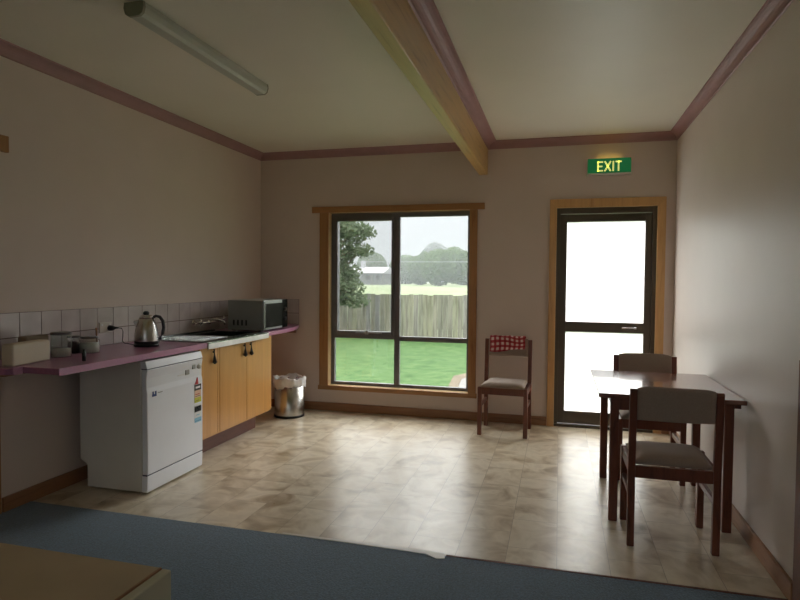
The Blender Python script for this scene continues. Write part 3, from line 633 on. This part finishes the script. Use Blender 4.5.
# ------------------------------------------------------------------ chairs
def make_chair():
    t = thing('dining_chair', '', 'chair', (0, 0, 0), 0, 'matching upholstered dining chairs')
    hw = .202
    for sx in (-1, 1):
        bm = bmesh.new(); bb(bm, sx*hw-.018, sx*hw+.018, -.205, -.165, 0, .432); obj('leg', bm, 'chairwood', t, .004)
        bm = bmesh.new(); prism(bm, [(.150, 0), (.186, 0), (.186, .42), (.212, .815), (.205, .83), (.186, .83), (.152, .43)], 'x', sx*hw-.018, sx*hw+.018); obj('leg', bm, 'chairwood', t, .004)
        bm = bmesh.new(); bb(bm, sx*hw-.011, sx*hw+.011, -.166, .152, .245, .278); obj('stretcher', bm, 'chairwood', t, .003)
    bm = bmesh.new()
    bb(bm, -.185, .185, -.200, -.178, .368, .430); bb(bm, -.185, .185, .155, .178, .362, .425)
    bb(bm, -.213, -.191, -.166, .152, .368, .430); bb(bm, .191, .213, -.166, .152, .368, .430)
    obj('seat_frame', bm, 'chairwood', t, .003)
    # cushion with a soft crown
    bm = bmesh.new(); nx, ny = 12, 12; top = {}; bot = {}
    for i in range(nx+1):
        for j in range(ny+1):
            u = i/nx*2-1; v = j/ny*2-1
            wd_ = .196-.012*(v+1)/2
            f = (1-abs(u)**5)*(1-abs(v)**5)
            top[i, j] = bm.verts.new((u*wd_, v*.178-.022, .444+.034*max(f, 0)**.5)); bot[i, j] = bm.verts.new((u*(wd_-.004), v*.175-.022, .426))
    for i in range(nx):
        for j in range(ny):
            bm.faces.new((top[i, j], top[i+1, j], top[i+1, j+1], top[i, j+1])); bm.faces.new((bot[i, j], bot[i, j+1], bot[i+1, j+1], bot[i+1, j]))
    for i in range(nx):
        bm.faces.new((bot[i, 0], bot[i+1, 0], top[i+1, 0], top[i, 0])); bm.faces.new((bot[i+1, ny], bot[i, ny], top[i, ny], top[i+1, ny]))
        bm.faces.new((bot[0, i+1], bot[0, i], top[0, i], top[0, i+1])); bm.faces.new((bot[nx, i], bot[nx, i+1], top[nx, i+1], top[nx, i]))
    obj('seat', bm, 'fabric', t, smooth=True)
    # padded curved back between the posts
    bm = bmesh.new(); n = 14; ring = []
    for i in range(n+1):
        u = i/n*2-1; x = u*.184; cy = .178+.018*(1-u*u)
        e = .004 if abs(u) > .99 else 0
        zt = .846-.012*u**6
        pr = [(cy-.017+e, .678), (cy-.022+e, .70), (cy-.018+e, zt-.02), (cy-.004, zt), (cy+.010, zt), (cy+.022-e, zt-.02), (cy+.018-e, .70), (cy+.014-e, .672), (cy, .668)]
        ring.append([bm.verts.new((x, p[0]+(p[1]-.6)*.06, p[1])) for p in pr])
    for a, b in zip(ring, ring[1:]):
        for k in range(len(a)): bm.faces.new((a[k], b[k], b[(k+1) % len(a)], a[(k+1) % len(a)]))
    bm.faces.new(ring[0][::-1]); bm.faces.new(ring[-1]); bmesh.ops.recalc_face_normals(bm, faces=bm.faces)
    obj('backrest', bm, 'fabric', t, .004, 2, smooth=True)
    return t
def copy_tree(o, parent=None):
    c = o.copy(); COL.objects.link(c)
    if parent: c.parent = parent
    for ch in list(o.children): copy_tree(ch, c)
    return c
spots = [((2.662, -.345, 0), -.044, 'upholstered timber chair by the window with a red checked cloth on its back'),
         ((3.705, -2.352, 0), math.pi, 'upholstered timber chair seen from behind at the near side of the table'),
         ((3.748, -1.265, 0), 0, 'upholstered timber chair at the far side of the table, facing the camera')]
proto = make_chair(); chairs = [proto, copy_tree(proto), copy_tree(proto)]
for c, (l, rz, lb) in zip(chairs, spots): c.location = l; c.rotation_euler = (0, 0, rz); c['label'] = lb

# gingham cloth over the window chair's back (same local frame as the chair)
bm = bmesh.new(); uvl = bm.loops.layers.uv.new('UVMap'); nx = 28; path = []
for s, (y, z) in enumerate([(.225, .795), (.226, .82), (.224, .845), (.212, .858), (.200, .859), (.186, .855), (.170, .838), (.163, .80), (.162, .77), (.162, .74), (.163, .712)]): path.append((y, z))
G = []; acc = 0; L_ = [0]
for p, q in zip(path, path[1:]): acc += math.dist(p, q); L_.append(acc)
for i in range(nx+1):
    u = i/nx; x = -.168+u*.325; row = []
    k_ = 1-(.0 if u < .45 else .27*min(1, (u-.45)/.35))
    for j, (y, z) in enumerate(path):
        wv = .0035*math.sin(u*17+j*.3)+.0025*math.sin(u*31)
        if j > 6: z = .838-(.838-z)*k_-.006*math.sin(u*9)
        cv = -.018*(2*u-1)**2
        row.append(bm.verts.new((x+.004*math.sin(j), y+cv+.004-abs(wv)*(1 if j > 5 else -1)-.008*(j > 6), z+.003+.003*math.sin(u*14)*(3 < j < 7))))
    G.append(row)
for i in range(nx):
    for j in range(len(path)-1):
        f = bm.faces.new((G[i][j], G[i+1][j], G[i+1][j+1], G[i][j+1])); f.smooth = True
        for lp, (a, b) in zip(f.loops, ((i, j), (i+1, j), (i+1, j+1), (i, j+1))): lp[uvl].uv = (a/nx*.325+.01, L_[b]*.95+.012*math.sin(a/nx*6))
cl = obj('tea_towel', bm, 'gingham'); cl.location = spots[0][0]; cl.rotation_euler = (0, 0, spots[0][1])
sm = cl.modifiers.new('thick', 'SOLIDIFY'); sm.thickness = .003; sm.offset = 1
tag(cl, 'red and white gingham tea towel draped over a chair back', 'tea towel')

# ------------------------------------------------------------------ table
tb = thing('dining_table', 'small dark red-brown timber table pushed against the right wall', 'table', (3.735, -1.77, 0))
X0, X1, Y0, Y1 = -.382, .378, -.472, .468
bm = bmesh.new(); bb(bm, X0, X1, Y0, Y1, .716, .742); obj('table_top', bm, 'tablewood', tb, .004, 3)
LX = (-.292, .300); LY = (-.425, .345)
for x in LX:
    for y in LY:
        bm = bmesh.new(); bb(bm, x-.024, x+.024, y-.022, y+.022, 0, .716); obj('leg', bm, 'chairwood', tb, .004)
bm = bmesh.new()
for y in LY: bb(bm, LX[0]+.024, LX[1]-.024, y-.010, y+.010, .645, .716)
for x in LX: bb(bm, x-.010, x+.010, LY[0]+.022, LY[1]-.022, .645, .716)
bb(bm, LX[1]+.024, X1-.02, LY[0]-.015, LY[0]+.015, .69, .716)
obj('apron', bm, 'chairwood', tb, .002)

# ------------------------------------------------------------------ low cupboard at the camera's side
lc = thing('low_cupboard', 'low cream laminate cupboard standing on the carpet, brown edged top', 'cupboard', (1.4, -4.6, .006))
bm = bmesh.new(); bb(bm, -.55, .515, -.42, .415, 0, .425); obj('body', bm, 'cream_side', lc, .006, 3)
bm = bmesh.new(); bb(bm, -.56, .500, -.43, .422, .4252, .444); obj('top_panel', bm, 'cream_board', lc, .002)
bm = bmesh.new(); bb(bm, .500, .507, -.43, .422, .4252, .445); obj('edge_band', bm, 'skirt_y', lc, .001)
bm = bmesh.new(); bb(bm, .508, .542, -.43, .424, 0, .442); ep = obj('end_panel', bm, 'cream_side', lc, .006, 3)
bm = bmesh.new(); tube(bm, [(.5415, .23, .405), (.544, .23, .405)], .007, 12); obj('bolt_hole', bm, 'black', ep)

# ------------------------------------------------------------------ outdoors
GZ = -.45
bm = bmesh.new(); bb(bm, -30, 30, T, 12.6, GZ-.2, GZ); bb(bm, -30, 30, -40, YR-T, GZ-.2, GZ); bb(bm, -30, -T, YR-T, T, GZ-.2, GZ); bb(bm, W+T, 30, YR-T, T, GZ-.2, GZ); o = obj('lawn', bm, 'lawn'); tag(o, 'green mown lawn between the house and the fence', 'lawn', kind='structure')
bm = bmesh.new(); prev = None
for k in range(26):
    y = 12.6+k*7; z = GZ+1.2*(1-math.exp(-max(0, y-14)/30)) - .0*y
    row = [bm.verts.new((x, y, z+.05*math.sin(x*.2+k))) for x in range(-160, 121, 20)]
    if prev:
        for i in range(len(row)-1): bm.faces.new((prev[i], prev[i+1], row[i+1], row[i]))
    prev = row
o = obj('field', bm, 'field', smooth=True); tag(o, 'pale green paddock beyond the paling fence', 'field', kind='structure')
# path by the house corner
bm = bmesh.new(); prism(bm, [(1.75, 1.2), (2.9, 1.2), (2.9, 6.2), (1.62, 5.6), (1.42, 4.9)], 'z', GZ, GZ+.03); o = obj('garden_path', bm, 'conc', bevel=.01); tag(o, 'pale concrete path at the corner of the lawn', 'path', kind='structure')
bm = bmesh.new(); prism(bm, [(1.6, 1.2), (1.80, 1.2), (1.5, 4.9), (1.75, 5.7), (2.9, 6.3), (2.9, 6.9), (1.6, 6.2), (1.20, 5.3)], 'z', GZ, GZ+.012); o = obj('bare_soil', bm, 'dirt'); tag(o, 'strip of bare soil edging the concrete path', 'soil', kind='structure')
# fence
fn = thing('paling_fence', 'weathered grey vertical paling fence across the lawn', 'fence', (0, 12, GZ))
bm = bmesh.new(); x = -.155*70; k = 0
while x < 12:
    h = 1.385+.012*math.sin(k*2.3)+.010*math.sin(k*5.1); yy = .006*math.sin(k*3.7)
    bb(bm, x+.004, x+.151, -.01+yy, .008+yy, 0, h); x += .155; k += 1
obj('palings', bm, 'paling', fn)
for z in (.35, 1.15): box('rail', -11, 12, .015, .06, z, z+.09, 'fencepost', fn, 0)
for k in range(10): box('fence_post', -10.4+k*2.4, -10.3+k*2.4, .06, .16, 0, 1.35, 'fencepost', fn, 0)
# trees
def rnd3():
    while True:
        v = Vector([random.uniform(-1, 1) for _ in range(3)])
        if .02 < v.length < 1: return v
def leaves(bm, c, rad, n, s):
    c = Vector(c); rad = Vector(rad)
    for _ in range(n):
        v = rnd3(); v = v.normalized()*v.length**.4
        p = c+Vector((v.x*rad.x, v.y*rad.y, v.z*rad.z)); a = rnd3().normalized(); b = a.cross(rnd3()).normalized(); q = s*random.uniform(.6, 1.3)
        a = a*q; b = b*q*.6
        bm.faces.new([bm.verts.new(p-a), bm.verts.new(p+b), bm.verts.new(p+a), bm.verts.new(p-b)])
def blob(bm, c, rad, seed=0):
    r = bmesh.ops.create_icosphere(bm, subdivisions=3, radius=1)
    for v in r['verts']:
        d = v.co.normalized(); k = 1+.13*math.sin(d.x*7+seed)*math.sin(d.y*6+seed*2)+.10*math.sin(d.z*9+d.x*5+seed)
        v.co = Vector((c[0]+d.x*rad[0]*k, c[1]+d.y*rad[1]*k, c[2]+d.z*rad[2]*k))
def tree(name, label, loc, blobs, lm, trunk_r, trunk_h, nleaf, ls, group=None, fill=.72, group_=None):
    t = thing(name, label, 'tree', loc, 0, group)
    bm = bmesh.new(); tube(bm, [(0, 0, 0), (.02, 0, trunk_h*.5), (0, .02, trunk_h)], [trunk_r, trunk_r*.8, trunk_r*.5])
    for c, r in blobs[:6]: tube(bm, [(0, 0, min(trunk_h*.5, max(.2, c[2]*.5))), tuple(c)], [trunk_r*.4, trunk_r*.1], 6)
    obj('trunk', bm, 'bark', t)
    bm = bmesh.new(); vol = sum(r[0]*r[2] for c, r in blobs)
    for k, (c, r) in enumerate(blobs):
        if fill: blob(bm, c, [q*fill for q in r], k+loc[0])
        leaves(bm, c, r, int(nleaf*r[0]*r[2]/vol), ls)
    obj('foliage', bm, lm, t)
nb = [((0, 0, 2.6), (1.0, .9, .8)), ((.2, 0, 1.7), (.85, .9, .7)), ((.9, -.1, 3.15), (.62, .5, .36)), ((.75, 0, 2.55), (.30, .4, .22)), ((1.15, .0, 2.62), (.40, .4, .20)), ((.75, .1, 2.05), (.42, .5, .28)), ((1.35, 0, 3.1), (.28, .3, .20)), ((.7, 0, 1.62), (.62, .6, .34)), ((.95, 0, 1.28), (.50, .5, .22)), ((0, 0, 3.4), (1.0, .9, .6)), ((-.9, 0, 2.4), (.8, .8, 1.2))]
tree('garden_tree', 'near grey-green tree overhanging the fence, seen through the screened pane', (-3.25, 9.3, GZ), nb, 'leaf_near', .11, 2.6, 9000, .055, fill=.55)
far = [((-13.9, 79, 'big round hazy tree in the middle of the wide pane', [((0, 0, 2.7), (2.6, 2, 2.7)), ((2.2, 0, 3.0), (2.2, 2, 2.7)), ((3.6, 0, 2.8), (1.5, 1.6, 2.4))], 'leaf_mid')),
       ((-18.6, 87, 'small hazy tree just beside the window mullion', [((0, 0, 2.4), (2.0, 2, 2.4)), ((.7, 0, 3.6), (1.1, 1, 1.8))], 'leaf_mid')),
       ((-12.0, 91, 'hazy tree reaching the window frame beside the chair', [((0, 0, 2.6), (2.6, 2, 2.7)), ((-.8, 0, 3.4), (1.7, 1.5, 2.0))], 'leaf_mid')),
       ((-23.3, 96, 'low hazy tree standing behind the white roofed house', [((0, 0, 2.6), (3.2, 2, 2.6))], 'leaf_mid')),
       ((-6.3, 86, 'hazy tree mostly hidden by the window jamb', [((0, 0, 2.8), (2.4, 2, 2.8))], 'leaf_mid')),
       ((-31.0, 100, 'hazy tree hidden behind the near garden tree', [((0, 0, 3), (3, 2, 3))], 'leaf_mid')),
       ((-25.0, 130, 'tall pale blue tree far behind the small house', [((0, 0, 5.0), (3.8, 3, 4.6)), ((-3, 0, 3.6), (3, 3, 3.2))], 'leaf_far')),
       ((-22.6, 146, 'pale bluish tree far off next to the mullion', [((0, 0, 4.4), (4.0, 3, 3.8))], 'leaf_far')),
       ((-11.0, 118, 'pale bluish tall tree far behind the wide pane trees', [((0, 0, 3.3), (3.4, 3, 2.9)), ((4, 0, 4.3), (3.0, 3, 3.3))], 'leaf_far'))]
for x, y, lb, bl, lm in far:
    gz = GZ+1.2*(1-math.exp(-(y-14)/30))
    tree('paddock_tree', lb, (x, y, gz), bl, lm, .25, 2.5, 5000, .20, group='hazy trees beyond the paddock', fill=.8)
# farmhouse
hs = thing('farmhouse', 'low house with white roof seen between the tree and mullion', 'house', (-26.3, 86, .6))
box('house_wall', -2.7, 2.5, -3, 3, 0, 1.9, 'housewall', hs, 0)
bm = bmesh.new(); prism(bm, [(-3.4, 1.8), (3.4, 1.8), (3.4, 1.9), (0, 2.9), (-3.4, 1.9)], 'x', -3.1, 2.9); obj('roof', bm, 'roofwhite', hs)
box('chimney', -1.9, -1.3, -.4, .4, 2.4, 3.9, 'roofwhite', hs, 0)
for x in (-1.8, .2, 1.8): box('window', x-.35, x+.35, -3.03, -2.98, .8, 1.5, 'black', hs, 0)
# overhead wire and its poles
pw = thing('power_line', 'thin overhead wire strung across the paddock on poles', 'power line', (-9, 40, .3))
bm = bmesh.new(); tube(bm, [(-22+k*2.2, 0, 2.55+.10*((k-12)/12)**2) for k in range(25)], .018, 6); obj('cable', bm, 'wire', pw)
for x in (-22, 30.8): box('pole', x-.08, x+.08, -.08, .08, -.6, 2.9, 'fencepost', pw, 0)

# morning mist lying over the paddock
mt = bpy.data.materials.new('mist'); mt.use_nodes = True; nt = mt.node_tree; nt.nodes.clear()
vs = N(nt, 'ShaderNodeVolumeScatter'); vs.inputs['Density'].default_value = .0028; vs.inputs['Color'].default_value = (.90, .95, 1, 1)
link(nt, vs.outputs[0], N(nt, 'ShaderNodeOutputMaterial').inputs['Volume']); M['mist'] = mt
o = box('mist', -150, 110, 16, 170, GZ-.1, 30, 'mist', bevel=0); tag(o, 'pale mist lying over the paddock and far trees', 'mist', kind='stuff')
